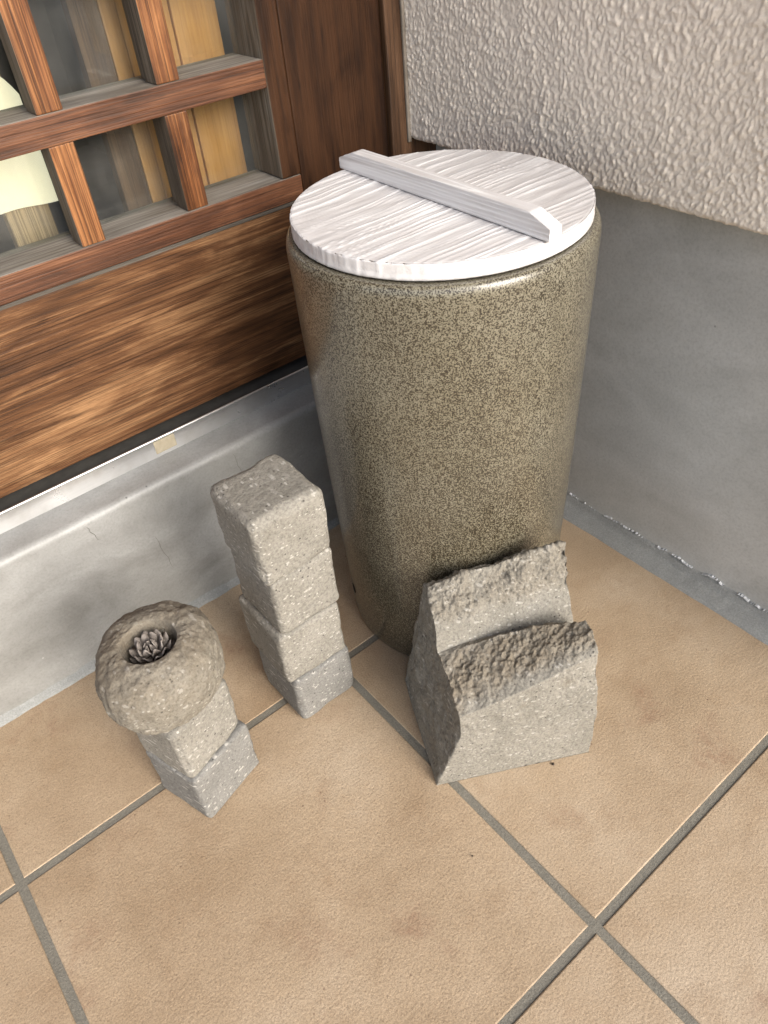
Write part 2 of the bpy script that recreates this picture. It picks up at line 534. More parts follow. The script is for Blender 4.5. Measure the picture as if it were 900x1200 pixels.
def box(name, lo, hi, mat, parent=None, bevel=0.0012, origin=None, side_mat=None, side_axes=(), jitter=0.0, seg=2):
    """a bevelled box; faces looking along an axis listed in side_axes take side_mat"""
    bm = bmesh.new()
    bmesh.ops.create_cube(bm, size=1.0)
    lo, hi = Vector(lo), Vector(hi)
    for v in bm.verts:
        v.co = Vector([(lo[i] + hi[i]) / 2 + v.co[i] * (hi[i] - lo[i]) for i in range(3)])
    if bevel:
        bmesh.ops.bevel(bm, geom=bm.edges[:] + bm.verts[:], offset=bevel, segments=seg, profile=0.6, affect='EDGES', clamp_overlap=True)
    bm.normal_update()
    if side_mat is not None:
        for fc in bm.faces:
            if any(abs(fc.normal['XYZ'.index(a)]) > 0.8 for a in side_axes):
                fc.material_index = 1
    me = bpy.data.meshes.new(name)
    if origin is None:
        origin = base_of(parent) if parent is not None else Vector(((lo.x + hi.x) / 2, (lo.y + hi.y) / 2, lo.z))
    origin = Vector(origin)
    for v in bm.verts:
        v.co -= origin
    bm.to_mesh(me)
    bm.free()
    mats = [mat] + ([side_mat] if side_mat is not None else [])
    loc = origin - (base_of(parent) if parent is not None else Vector((0, 0, 0)))
    return put(name, me, mats, parent, loc)


def normals(me):
    n = np.empty(len(me.vertices) * 3)
    me.vertices.foreach_get('normal', n)
    return n.reshape(-1, 3)


def coords(me):
    n = np.empty(len(me.vertices) * 3)
    me.vertices.foreach_get('co', n)
    return n.reshape(-1, 3)


def set_coords(me, v):
    me.vertices.foreach_set('co', np.ascontiguousarray(v, float).ravel())
    me.update()


def cube_grid(cuts):
    bm = bmesh.new()
    bmesh.ops.create_cube(bm, size=2.0)
    bmesh.ops.subdivide_edges(bm, edges=bm.edges[:], cuts=cuts, use_grid_fill=True)
    me = bpy.data.meshes.new('cube_grid')
    bm.to_mesh(me)
    bm.free()
    me.polygons.foreach_set('use_smooth', [True] * len(me.polygons))
    return me


# ------------------------------------------------------------------ floor, ground
Y_SILL, X_WALL, X_MORTAR = 0.459, 0.322, 0.3005
TILE, G = 0.300, 0.0068
floor = box('porch_floor', (-1.60, -1.70, -0.16), (0.61, 0.60, -0.0010), M['grout'], bevel=0.0)
tag(floor, kind='structure')
tile_cache = {}
for i in range(-5, 2):
    for j in range(-5, 2):
        if i == 1 and j > -2:
            continue
        x0, x1 = i * TILE + G / 2, (i + 1) * TILE - G / 2
        y0, y1 = j * TILE + G / 2, (j + 1) * TILE - G / 2
        if i == 0 and j > -2:
            x1 = X_MORTAR + 0.004
        if j == 1:
            y1 = Y_SILL - 0.0055
        key = (round(x1 - x0, 4), round(y1 - y0, 4))
        if key not in tile_cache:
            bm = bmesh.new()
            bmesh.ops.create_cube(bm, size=1.0)
            for v in bm.verts:
                v.co = Vector(((v.co.x + 0.5) * key[0], (v.co.y + 0.5) * key[1], (v.co.z - 0.5) * 0.009))
            top = [e for e in bm.edges if all(abs(v.co.z) < 1e-6 for v in e.verts)]
            bmesh.ops.bevel(bm, geom=top, offset=0.0009, segments=2, profile=0.5, affect='EDGES')
            me = bpy.data.meshes.new('tile')
            bm.to_mesh(me)
            bm.free()
            me.materials.append(M['tile'])
            tile_cache[key] = me
        o = bpy.data.objects.new('tile', tile_cache[key])
        col.objects.link(o)
        o.parent = floor
        o.location = Vector((x0, y0, random.uniform(-0.0003, 0.0003))) - floor.location

gr = from_np('ground', [(-300, -300, -0.165), (300, -300, -0.165), (300, 300, -0.165), (-300, 300, -0.165)], [[0, 1, 2, 3]], M['ground'], smooth=False)
tag(gr, kind='structure')

# mortar line at the foot of the sill
sm = empty('concrete_sill', (-0.35, Y_SILL, 0.0))
tag(sm, 'pale concrete door sill with smooth face and hairline cracks under the wooden door', 'sill')

# sill: profile swept along x with a little hand-trowelled unevenness
xs = np.linspace(-1.60, 0.33, 420)
prof = []
for k in np.linspace(0, 1, 40):
    prof.append((Y_SILL + 0.0005, -0.02 + k * 0.170))
for a in np.linspace(0, math.pi / 2, 8):
    prof.append((Y_SILL + 0.0075 - 0.007 * math.cos(a), 0.1505 + 0.0070 * math.sin(a)))
for k in np.linspace(0.06, 1, 14):
    prof.append((Y_SILL + 0.0075 + k * 0.05, 0.1575 + k * 0.0062))
prof = np.array(prof)
XX, PY = np.meshgrid(xs, prof[:, 0], indexing='ij')
_, PZ = np.meshgrid(xs, prof[:, 1], indexing='ij')
P3 = np.stack([XX, PY, PZ], -1)
PY = PY + 0.0016 * fbm(P3, 14, 3) * np.clip((0.150 - PZ) / 0.05, 0.25, 1)
PZ = PZ + 0.0004 * fbm(P3, 16, 3, seed=5) * (PZ > 0.13)
from_np('sill_body', np.stack([XX, PY, PZ], -1).reshape(-1, 3), grid_faces(len(xs), len(prof)), M['sillconc'], sm)
xs2 = np.linspace(-1.60, 0.33, 600)
pr = [(-0.0075, -0.002), (-0.0068, 0.0006), (-0.004, 0.0022), (-0.0010, 0.0040), (0.003, 0.0075)]
A = np.array([[(x, Y_SILL + p[0], p[1]) for p in pr] for x in xs2])
A[..., 1] += 0.0011 * fbm(A, 60, 3)
A[..., 2] += 0.0008 * fbm(A, 90, 3, seed=4)
from_np('mortar_joint', A.reshape(-1, 3), grid_faces(len(xs2), len(pr)), M['mortar'], sm)


def ribbon(name, pts, wd, mat, parent, nrm):
    pts = [Vector(p) for p in pts]
    nrm = Vector(nrm)
    V, F = [], []
    for i, p in enumerate(pts):
        d = (pts[min(i + 1, len(pts) - 1)] - pts[max(i - 1, 0)]).normalized()
        s = d.cross(nrm).normalized() * wd * (0.35 + 0.65 * math.sin(math.pi * (i + 0.5) / len(pts)))
        V += [tuple(p - s), tuple(p + s), tuple(p + s + nrm * -0.001), tuple(p - s + nrm * -0.001)]
    for i in range(len(pts) - 1):
        a, b = 4 * i, 4 * i + 4
        F += [[a, b, b + 1, a + 1], [a + 1, b + 1, b + 2, a + 2], [a, a + 3, b + 3, b]]
    return from_np(name, V, F, mat, parent, smooth=False)


def sill_y(x, z):
    p = np.array([[x, Y_SILL + 0.0005, z]])
    return float(Y_SILL + 0.0005 + 0.0016 * fbm(p, 14, 3)[0])


for (cx, z0, z1, sway) in ((0.020, 0.148, 0.112, 0.006), (-0.126, 0.150, 0.132, 0.005), (-0.075, 0.105, 0.060, 0.006)):
    pts = []
    for k in range(14):
        t = k / 13
        z = z0 + (z1 - z0) * t
        x = cx + sway * t + 0.0006 * math.sin(k * 0.9) + random.uniform(-0.0004, 0.0004)
        pts.append((x, sill_y(x, z) - 0.0005, z))
    ribbon('crack', pts, 0.00014, M['crack'], sm, (0, -1, 0))

# ------------------------------------------------------------------ aluminium threshold
th = empty('metal_threshold', (-0.35, 0.4897, 0.1600))
tag(th, 'brushed aluminium sliding-door track running along the top of the concrete sill', 'door track')
box('track_face', (-1.55, 0.4897, 0.1560), (0.2665, 0.4925, 0.1778), M['metal'], th, 0.0004)
lip = []
for x in (-1.55, 0.2665):
    lip.append([(x, 0.4905 + 0.0013 * math.cos(a), 0.1784 + 0.0013 * math.sin(a)) for a in np.linspace(0, 2 * math.pi, 13)[:-1]])
lv = np.array(lip).transpose(1, 0, 2).reshape(-1, 3)
from_np('track_lip', lv, grid_faces(12, 2, True), M['metal'], th)
box('track_bed', (-1.55, 0.4926, 0.1560), (0.2665, 0.5600, 0.1745), M['black'], th, 0.0)
tp = box('reflection_patch', (-0.0392, 0.48925, 0.1640), (-0.0185, 0.48975, 0.1770), M['reflection_patch'], th, 0.0)  # beige patch paints a reflection onto the track face
tp['label'] = 'small beige patch painting a reflection on the track'

# ------------------------------------------------------------------ lattice door
YD = 0.5025
GL = 0.5365
door = empty('lattice_door', (-0.12, YD, 0.1825))
tag(door, 'weathered reddish-brown wooden door with small glass panes above a solid board', 'door')
XL0, XR0 = -0.560, 0.2665
X_IN = 0.147                               # right edge of the glazed field
PITCH = 0.091
RZ = [0.3545 - 0.001 + 0.0927 * k for k in range(0, 8)]     # top of each rail
NR = 6
ZTOP = 2.0
box('board_panel', (XL0 + 0.08, YD + 0.0015, 0.1825), (0.1665, YD + 0.028, 0.3295), M['wood_h'], door, 0.0012)
box('bead', (XL0 + 0.08, YD - 0.0002, 0.3298), (0.1662, YD + 0.030, 0.3328), M['dark_bead'], door, 0.0006)
box('lattice_bottom_rail', (XL0 + 0.08, YD, 0.3330), (0.1662, GL + 0.012, 0.3530), M['wood_rail'], door, 0.0010, side_mat=M['grey_wood_h'], side_axes='Z')
zr = [(0.3330, 0.3530)]
for k in range(1, NR):
    z1 = 0.4452 + (k - 1) * 0.0927
    zr.append((z1 - 0.0203, z1))
    box('rail', (XL0 + 0.10, YD + 0.0003, z1 - 0.0203), (X_IN, GL + 0.012, z1), M['wood_rail'], door, 0.0010, side_mat=M['grey_wood_h'], side_axes='Z')
for k in range(NR - 1):
    zb, zt = zr[k][1], zr[k + 1][0]
    xr = X_IN
    for m in range(6):
        xm1 = 0.0737 - m * PITCH + 0.0003          # right face of this mullion
        xm0 = xm1 - 0.0190
        if xm0 < XL0 + 0.11:
            break
        box('mullion', (xm0, YD + 0.0012, zb + 0.0002), (xm1, GL - 0.014, zt - 0.0002), M['wood_v'], door, 0.0009, side_mat=M['grey_wood_v'], side_axes='X')
        box('glazing_stop', (xm0 + 0.003, GL - 0.0138, zb + 0.0002), (xm1 - 0.003, GL - 0.001, zt - 0.0002), M['grey_wood_v'], door, 0.0006)
    # panes between the mullions
    edges = [X_IN + 0.003] + [0.0740 - m * PITCH - 0.0095 for m in range(6) if 0.0740 - m * PITCH - 0.0190 >= XL0 + 0.11] + [XL0 + 0.10]
    for a, b in zip(edges[:-1], edges[1:]):
        p = box('pane', (b + 0.0006, GL, zb - 0.0030), (a - 0.0006, GL + 0.003, zt + 0.0030), M['glass'], door, 0.0)
# right: glazing-side stile, then the main stile
box('lattice_stile', (X_IN + 0.0002, YD - 0.0002, 0.3535), (0.1664, GL + 0.012, zr[-1][1]), M['wood_stile'], door, 0.0014, side_mat=M['grey_wood_v'], side_axes='X')
box('stile', (0.1670, YD + 0.0006, 0.1825), (XR0, GL + 0.012, ZTOP), M['wood_stile'], door, 0.0018)
box('stile', (XL0, YD, 0.1825), (XL0 + 0.0795, GL + 0.012, ZTOP), M['wood_stile'], door, 0.0018)
box('lattice_stile', (XL0 + 0.080, YD - 0.0002, 0.3535), (XL0 + 0.0995, GL + 0.012, zr[-1][1]), M['wood_stile'], door, 0.0014)
box('upper_board', (XL0 + 0.080, YD + 0.001, zr[-1][1] + 0.0005), (0.1665, YD + 0.03, ZTOP), M['wood_h'], door, 0.0012)

post = empty('door_frame_post', (0.30, 0.5045, 0.16))
tag(post, 'narrow brown wooden door jamb between the door and the rough plaster wall', 'door frame')
box('jamb', (0.2698, 0.5005, 0.164), (0.3262, 0.5800, 2.10), M['wood_post'], post, 0.0015)
box('caulk_bead', (0.2866, 0.4975, 0.3500), (0.2905, 0.5003, 2.0), M['caulk'], post, 0.001)
lj = box('door_frame_post', (-0.640, 0.5005, 0.164), (-0.563, 0.5800, 2.10), M['wood_post'], None, 0.0015)
tag(lj, 'brown wooden door jamb on the hinge side away from the jar', 'door frame')

# ------------------------------------------------------------------ behind the glass
ib = []
for (x0, x1, y, mt, nm, lb) in (
        (0.0500, 0.0628, 0.560, 'ochre', 'inner_board', 'thin ochre wooden strip seen through the middle panes'),
        (0.0275, 0.0496, 0.561, 'inner_brown', 'inner_board', 'dark brown board beside the thin ochre strip behind the panes'),
        (0.0640, 0.1060, 0.563, 'ochre', 'inner_board', 'narrow ochre board seen through the panes beside the wide ochre board'),
        (0.1063, 0.1457, 0.560, 'ochre', 'inner_board', 'wide ochre wooden board seen through the panes next to the stile'),
        (-0.0680, -0.0340, 0.562, 'inner_tan', 'inner_board', 'pale tan board behind the panes below the glowing cream sheet')):
    b = box(nm, (x0, y, 0.175), (x1, y + 0.012, 1.2), M[mt], None, 0.0010)
    tag(b, lb, 'board', 'boards behind the door glass')
# emissive folded cream sheet, added for the bright patch in the left panes
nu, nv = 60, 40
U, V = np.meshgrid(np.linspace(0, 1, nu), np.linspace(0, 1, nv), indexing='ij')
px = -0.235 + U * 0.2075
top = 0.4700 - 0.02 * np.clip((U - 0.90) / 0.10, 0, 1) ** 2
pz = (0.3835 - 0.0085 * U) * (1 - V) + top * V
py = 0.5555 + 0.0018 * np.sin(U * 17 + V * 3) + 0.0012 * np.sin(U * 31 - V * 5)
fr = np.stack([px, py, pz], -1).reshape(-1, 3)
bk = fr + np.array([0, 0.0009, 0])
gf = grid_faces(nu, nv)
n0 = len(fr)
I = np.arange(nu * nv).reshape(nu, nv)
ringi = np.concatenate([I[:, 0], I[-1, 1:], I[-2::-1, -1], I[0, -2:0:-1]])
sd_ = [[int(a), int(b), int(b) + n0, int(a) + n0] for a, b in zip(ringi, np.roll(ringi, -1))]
ps = from_np('glowing_cream_sheet', np.vstack([fr, bk]), gf.tolist() + (gf[:, ::-1] + n0).tolist() + sd_, M['glow_sheet'], origin=(-0.13, 0.5555, 0.375))
tag(ps, 'glowing cream sheet added behind the door glass for a bright patch', 'glowing sheet')
inn = empty('entrance_hall', (-0.2, 1.2, 0.15))
tag(inn, kind='structure')
box('hall_floor', (-1.2, 0.582, 0.10), (0.9, 1.5, 0.165), M['inner_dark'], inn, 0.0)
box('hall_wall', (-1.2, 1.5, 0.10), (0.9, 1.56, 0.62), M['inner_dark'], inn, 0.0)
box('hall_wall', (0.322, 0.582, 0.166), (0.36, 1.498, 2.4), M['inner_dark'], inn, 0.0)
box('hall_wall', (-1.2, 0.582, 0.166), (-1.16, 1.498, 2.4), M['inner_dark'], inn, 0.0)

# ------------------------------------------------------------------ right wall: concrete base, stucco above
cw = empty('concrete_base_wall', (0.34, -0.3, 0.0))
tag(cw, 'smooth grey concrete base wall below the rough plaster, behind the jar', 'wall')
ny, nz = 420, 110
yy = np.linspace(-0.152, 0.4995, ny)
zz = np.linspace(-0.02, 0.40, nz)
YY, ZZ = np.meshgrid(yy, zz, indexing='ij')
P3 = np.stack([np.full_like(YY, X_WALL), YY, ZZ], -1)
P3[..., 0] += 0.0016 * fbm(P3, 6, 2)
from_np('wall_face', P3.reshape(-1, 3), grid_faces(ny, nz, flip=True), M['wallconc'], cw)
box('wall_core', (0.327, -0.150, -0.02), (0.46, 0.530, 0.40), M['wallconc'], cw, 0.0)
# mortar fillet with salt crust
ny = 900
yy = np.linspace(-0.155, Y_SILL, ny)
pf = [(-0.0235, -0.003), (-0.0222, 0.0008), (-0.018, 0.0028), (-0.012, 0.0042), (-0.007, 0.0052), (-0.0045, 0.0060), (-0.0030, 0.0095), (-0.0010, 0.0135), (0.004, 0.0155)]
A = np.array([[(X_WALL + p[0], y, p[1]) for p in pf] for y in yy])
A[..., 0] += 0.0009 * fbm(A, 22, 3)
A[..., 2] += (0.0006 * fbm(A, 40, 3, seed=9)) * np.array([0.2, 0.6, 1, 1, 1, 1, 1, 1.4, 0.4])
from_np('mortar_fillet', A.reshape(-1, 3), grid_faces(ny, len(pf), flip=True), M['mortar'], cw)
V, F = [], []
y = 0.30
rs = np.random.RandomState(5)
nn = 720
ysalt = np.linspace(-0.14, 0.298, nn)
q = np.stack([np.zeros(nn), ysalt, np.zeros(nn)], -1)
wd = 0.0018 * (fbm(q, 60, 4, seed=2) + 0.16) + 0.0010 * fbm(q, 420, 3)
zc = 0.0152 + 0.0030 * fbm(q, 45, 4, seed=8) + 0.0009 * fbm(q, 300, 2, seed=6)
run = []
salt_v, salt_f = [], []
for k in range(nn):
    if wd[k] > 0.0001:
        b = len(salt_v)
        w_ = min(wd[k], 0.0022)
        x_ = X_WALL - 0.0032
        salt_v += [(x_ + 0.0040, ysalt[k], zc[k] + w_), (x_ + 0.0012, ysalt[k], zc[k] + 0.6 * w_), (x_ + 0.0008, ysalt[k], zc[k] - 0.6 * w_), (x_ + 0.0030, ysalt[k], zc[k] - w_)]
        if run and run[-1] == k - 1:
            for m in range(3):
                salt_f.append([b - 4 + m, b + m, b + m + 1, b - 4 + m + 1])
        run.append(k)
so = from_np('salt_crust', salt_v, salt_f, M['salt'], cw, smooth=False)
so['kind'] = 'stuff'

st = empty('stucco_wall', (0.34, 0.0, 0.352))
tag(st, 'cream wall of rough knobbly plaster overhanging the grey concrete base', 'wall')
XS, ZS = 0.2905, 0.3525


def stucco_h(y, z):
    w1 = pn(y * 22, z * 22, 3.3)
    w2 = pn(y * 22, z * 22, 8.7)
    yy_, zz_ = y + 0.0035 * w1, z + 0.005 * w2
    a = yy_ + 0.10 * zz_ + 0.012 * pn(y * 7, z * 7, 1.5)
    b = zz_
    n1 = pn(a * 265, b * 190, 0.5)
    n2 = pn(a * 470 + 9, b * 370, 4.5)
    n3 = pn(a * 880, b * 800, 2.5)
    n4 = pn(y * 40, z * 30, 6.1)
    return (np.abs(n1) ** 0.75 * 1.2 + np.abs(n2) ** 0.8 * 0.95 + 0.32 * n3) * (1 + 0.35 * n4)


y0, y1, z1 = -0.16, 0.4990, 0.72
stp = 0.0009
ny, nz = int((y1 - y0) / stp), int((z1 - ZS) / stp)
yy = np.linspace(y0, y1, ny)
zz = np.concatenate([np.full(7, ZS), np.linspace(ZS, z1, nz)])
YY, ZZ = np.meshgrid(yy, zz, indexing='ij')
D = 0.00105 * stucco_h(YY, np.where(np.arange(len(zz))[None, :] < 7, ZS, ZZ))
XXs = XS - D
lowk = np.arange(7)
for k in range(7):                      # the underside curls back to the base wall
    f_ = 1 - k / 7.0
    XXs[:, k] = XXs[:, 7] * (1 - f_) + (XS + 0.040) * f_
    ZZ[:, k] = ZS + 0.0004 * pn(yy * 90, 0.0, 5.0) - 0.0001
fade = np.clip((ZZ - ZS) / 0.004, 0, 1)
XXs[:, 7:] += (0.0022 * (1 - fade[:, 7:]) ** 2)
ZZ[:, 7:] += (1 - np.clip((ZZ[:, 7:] - ZS) / 0.006, 0, 1)) * 0.0011 * pn(yy * 160, 0.0, 5.0)[:, None]
from_np('plaster_face', np.stack([XXs, YY, ZZ], -1).reshape(-1, 3), grid_faces(ny, len(zz), flip=True), M['stucco'], st)
box('plaster_core', (XS + 0.004, y0, ZS + 0.004), (0.46, y1 - 0.0004, z1), M['stucco'], st, 0.0)
for (a, b, c, d) in ((y0, y1, z1, 2.5),):
    ny, nz = max(8, int((b - a) / 0.006)), max(8, int((d - c) / 0.006))
    YY, ZZ = np.meshgrid(np.linspace(a, b, ny), np.linspace(c, d, nz), indexing='ij')
    X_ = XS - 0.00105 * stucco_h(YY, ZZ)
    from_np('plaster_face', np.stack([X_, YY, ZZ], -1).reshape(-1, 3), grid_faces(ny, nz, flip=True), M['stucco'], st)
    box('plaster_core', (XS + 0.004, a, c + 0.003), (0.46, b, d), M['stucco'], st, 0.0)

# unseen roof added to cut the overhead sky light, then the house walls
pr_ = box('sky_blocking_roof', (-1.75, -0.75, 2.505), (0.46, 0.58, 2.62), M['added_roof_and_wall'], None, 0.0)
tag(pr_, kind='structure')
hd = box('house_wall', (-1.60, 0.505, 2.105), (0.46, 0.58, 2.5), M['added_roof_and_wall'], None, 0.0)
tag(hd, 'plaster wall above the wooden door', 'wall')
hd = box('house_wall', (-1.60, 0.505, 0.164), (-0.642, 0.58, 2.10), M['added_roof_and_wall'], None, 0.0)
tag(hd, 'plaster wall beside the door jamb away from the jar', 'wall')

# ------------------------------------------------------------------ jar
JX, JY, JH, JRT, JRB = 0.1422, 0.2953, 0.3733, 0.1068, 0.0972
prof = [(0.0, 0.0005), (JRB - 0.012, 0.0005), (JRB - 0.006, 0.0008), (JRB - 0.0026, 0.0022), (JRB - 0.0006, 0.0055)]
for z in np.linspace(0.012, JH - 0.008, 60):
    prof.append((JRB + (JRT - JRB) * z / JH + 0.0012 * math.sin(math.pi * z / JH), z))
rtop = JRB + (JRT - JRB) * (JH - 0.008) / JH
for a in np.linspace(0.15, math.pi / 2, 8):
    prof.append((rtop - 0.0040 * (1 - math.cos(a)) + 0.0001, JH - 0.008 + 0.0076 * math.sin(a)))
prof += [(rtop - 0.011, JH - 0.0006), (rtop - 0.0135, JH - 0.003), (rtop - 0.0145, JH - 0.010), (rtop - 0.0155, JH - 0.05), (JRB - 0.016, 0.015), (0.0, 0.013)]
prof = np.array(prof)
na = 160
an = np.linspace(0, 2 * math.pi, na, endpoint=False)
rr = prof[None, :, 0] * (1 + 0.0012 * np.sin(2 * an + 0.5)[:, None])
JV = np.stack([JX + rr * np.cos(an)[:, None], JY + rr * np.sin(an)[:, None], np.repeat(prof[None, :, 1], na, 0)], -1)
rip = 0.00025 * fbm(JV, 26, 2)
JV[..., 0] += rip * np.cos(an)[:, None]
JV[..., 1] += rip * np.sin(an)[:, None]
jar = empty('ceramic_jar', (JX, JY, 0.0))
tag(jar, 'tall glazed stoneware jar speckled brown and beige standing in the corner', 'jar')
from_np('jar_body', JV.reshape(-1, 3), grid_faces(na, len(prof), True), M['jar'], jar)
# drain hole low on the side
ha = math.radians(161)
hz = 0.046
hr = JRB + (JRT - JRB) * hz / JH + 0.0005
hv = [(JX + (hr + 0.0002) * math.cos(ha), JY + (hr + 0.0002) * math.sin(ha), hz)]
for k in range(20):
    b = 2 * math.pi * k / 20
    aa = ha + 0.0045 * math.cos(b) / hr
    hv.append((JX + (hr + 0.0003) * math.cos(aa), JY + (hr + 0.0003) * math.sin(aa), hz + 0.0055 * math.sin(b)))
hv_in = [(JX + (hr - 0.004) * math.cos(ha), JY + (hr - 0.004) * math.sin(ha), hz)]
from_np('drain_hole', hv, [[0, 1 + k, 1 + (k + 1) % 20] for k in range(20)], M['hole'], jar)

# ------------------------------------------------------------------ lid with handle
LX, LY, LR, LT = 0.1437, 0.2970, 0.1016, 0.0125
Z0, Z1 = JH + 0.0001, JH + LT
lid = empty('wooden_lid', (LX, LY, Z0))
tag(lid, 'round whitewashed wooden lid with ribbed grain and bar handle on the jar', 'lid')


def lid_h(x, y):
    wob = 0.006 * pn(x * 9, y * 7, 2.2) + 0.0016 * pn(x * 30, y * 22, 5.2)
    # cathedral figure on the door side of the board
    bend = 0.010 * np.exp(-((x - 0.085) / 0.05) ** 2) * np.exp(-((y - 0.335) / 0.05) ** 2)
    t = (y + wob + bend) * 150
    r1 = pn(t, x * 2.0, 0.7)
    r2 = pn(t * 2.3 + 5, x * 3.0, 3.9)
    r = np.clip(np.abs(r1) * 2.2, 0, 1)
    ridge = (1 - r) ** 5
    ridge2 = (1 - np.clip(np.abs(r2) * 2.4, 0, 1)) ** 3
    return 0.00048 * ridge + 0.00024 * ridge2 + 0.0003 * pn(x * 40, y * 160, 1.0)


rings = np.concatenate([np.linspace(0.0005, LR - 0.002, 150), [LR - 0.0012, LR - 0.0005]])
na = 420
an = np.linspace(0, 2 * math.pi, na, endpoint=False)
RR, AA = np.meshgrid(rings, an, indexing='ij')
x_, y_ = LX + RR * np.cos(AA), LY + RR * np.sin(AA)
z_ = Z1 + lid_h(x_, y_) - 0.0012
z_[-1] -= 0.0006
top = np.stack([x_, y_, z_], -1).transpose(1, 0, 2)          # (na, rings, 3)
side = []
hk = lid_h(LX + LR * np.cos(an), LY + LR * np.sin(an))
for k, zf in enumerate(np.linspace(0.90, 0.0, 12)):
    zz_ = Z0 + (Z1 - Z0) * zf
    sx = np.abs(np.cos(an))                                   # end grain shows on the ends of the grain
    rr_ = LR + (0.00035 * pn((LY + LR * np.sin(an)) * 420, zz_ * 60, 3.0)) * sx + 0.0002 * pn(an * 30, zz_ * 900, 2.0) - (0.0012 if k == 11 else 0) - (0.0003 if k == 0 else 0)
    rr_ = rr_ + (hk - 0.0005) * 0.7 * sx * (zf > 0.3)
    side.append(np.stack([LX + rr_ * np.cos(an), LY + rr_ * np.sin(an), np.full(na, zz_)], -1))
side.append(np.stack([LX + 0.02 * np.cos(an), LY + 0.02 * np.sin(an), np.full(na, Z0)], -1))
LV = np.concatenate([top, np.stack(side, 1)], 1)
lo_ = from_np('lid_board', LV.reshape(-1, 3), grid_faces(na, LV.shape[1], True, flip=True), M['lid'], lid)
gv = np.clip((lid_h(LV[..., 0], LV[..., 1]) - 0.00012) / 0.00042, 0, 1)
gv[:, len(rings):] *= 0.6
lo_.data.attributes.new('grain', 'FLOAT', 'POINT').data.foreach_set('value', gv.reshape(-1))
# bar handle: long bar, ends cut to a slope
hw, hh, he = 0.0052, 0.0140, 0.0078
HX, ya, yb = 0.1412, 0.1925, 0.4010
RECT = []
for (x0_, z0_, x1_, z1_) in ((-0.93, -1, 0.93, -1), (1, -0.93, 1, 0.93), (0.93, 1, -0.93, 1), (-1, 0.93, -1, -0.93)):
    for q_ in np.linspace(0, 1, 24):
        RECT.append((x0_ + (x1_ - x0_) * q_, z0_ + (z1_ - z0_) * q_))
NRC = len(RECT)
cs = []
nl = 140
for k in range(nl):
    t = k / (nl - 1)
    y = ya + (yb - ya) * t
    e = min(y - ya, yb - y)
    h = he + (hh - he) * min(1.0, e / 0.017)
    cx = HX + 0.004 * t - 0.002
    c = []
    for (u_, v_) in RECT:               # rectangle with slightly eased corners
        c.append((cx + hw * u_, y, Z1 - 0.0005 + h / 2 * (1 + v_)))
    cs.append(c)
A = np.array(cs)
g0 = pn(A[..., 0] * 150, A[..., 1] * 3.5, A[..., 2] * 300 + A[..., 1] * 5)
g = (1 - np.clip(np.abs(g0) * 2.4, 0, 1)) ** 3
A[..., 0] += 0.00030 * g * np.sign(A[..., 0] - HX)
A[..., 2] += 0.00025 * g * (A[..., 2] > Z1 + 0.004)
hv = A.reshape(-1, 3)
hf = grid_faces(nl, NRC).tolist()
for k in range(nl - 1):
    hf.append([k * NRC + NRC - 1, (k + 1) * NRC + NRC - 1, (k + 1) * NRC, k * NRC])
hf.append([m for m in range(NRC)])
hf.append([(nl - 1) * NRC + m for m in range(NRC - 1, -1, -1)])
ho = from_np('handle', hv, hf, M['lid_handle'], lid)
ho.data.attributes.new('grain', 'FLOAT', 'POINT').data.foreach_set('value', np.clip(g, 0, 1).reshape(-1))
bmh = bmesh.new()
bmh.from_mesh(ho.data)
bmesh.ops.recalc_face_normals(bmh, faces=bmh.faces[:])
bmh.to_mesh(ho.data)
bmh.free()
for p in ho.data.polygons:
    p.use_smooth = False


# ------------------------------------------------------------------ stone blocks
def stone_block(cx, cy, z0, wx, wy, h, rot, mat, label, group, seed, rad=0.005, rough=1.0, skew=(0, 0)):
    me = cube_grid(46)
    me.name = 'stone_block'
    c = coords(me)
    hs = np.array([wx / 2, wy / 2, h / 2])
    p = c * hs
    r = rad * (1 + 0.7 * pn(c[:, 0] * 1.7 + seed, c[:, 1] * 1.7, c[:, 2] * 1.7))
    r = np.clip(r, 0.0012, 0.012)
    inner = np.clip(p, -(hs - r[:, None]), hs - r[:, None])
    d = p - inner
    L = np.linalg.norm(d, axis=1)
    n = np.where(L[:, None] > 1e-9, d / np.maximum(L, 1e-9)[:, None], 0)
    p = inner + n * np.minimum(L, r)[:, None]
    set_coords(me, p)
    nn_ = normals(me)
    q = p + seed * 0.37
    dsp = 0.00035 * fbm(q, 20, 2, seed=seed) + 0.00028 * rough * fbm(q, 190, 3, seed=seed + 2)
    edge = np.sort(np.abs(c), axis=1)[:, 1]          # second largest: near 1 on edges
    chip = np.clip(fbm(q, 55, 3, seed=seed + 5) - 0.15, 0, 1) * np.clip((edge - 0.80) / 0.2, 0, 1)
    dsp = dsp - 0.0022 * chip
    # seated faces stay flat
    flat = np.where(c[:, 2] < -0.9, 0.10, 1.0)
    p = p + nn_ * (dsp * flat)[:, None]
    p[:, 0] += skew[0] * (p[:, 2] / h)
    p[:, 1] += skew[1] * (p[:, 2] / h)
    p[:, 2] += h / 2
    p[:, 2] = np.maximum(p[:, 2], 0.0)
    set_coords(me, p)
    o = put('stone_block', me, mat, None, (cx, cy, z0 + 0.0002))
    o.rotation_euler = (0, 0, rot)
    return tag(o, label, 'stone block', group)


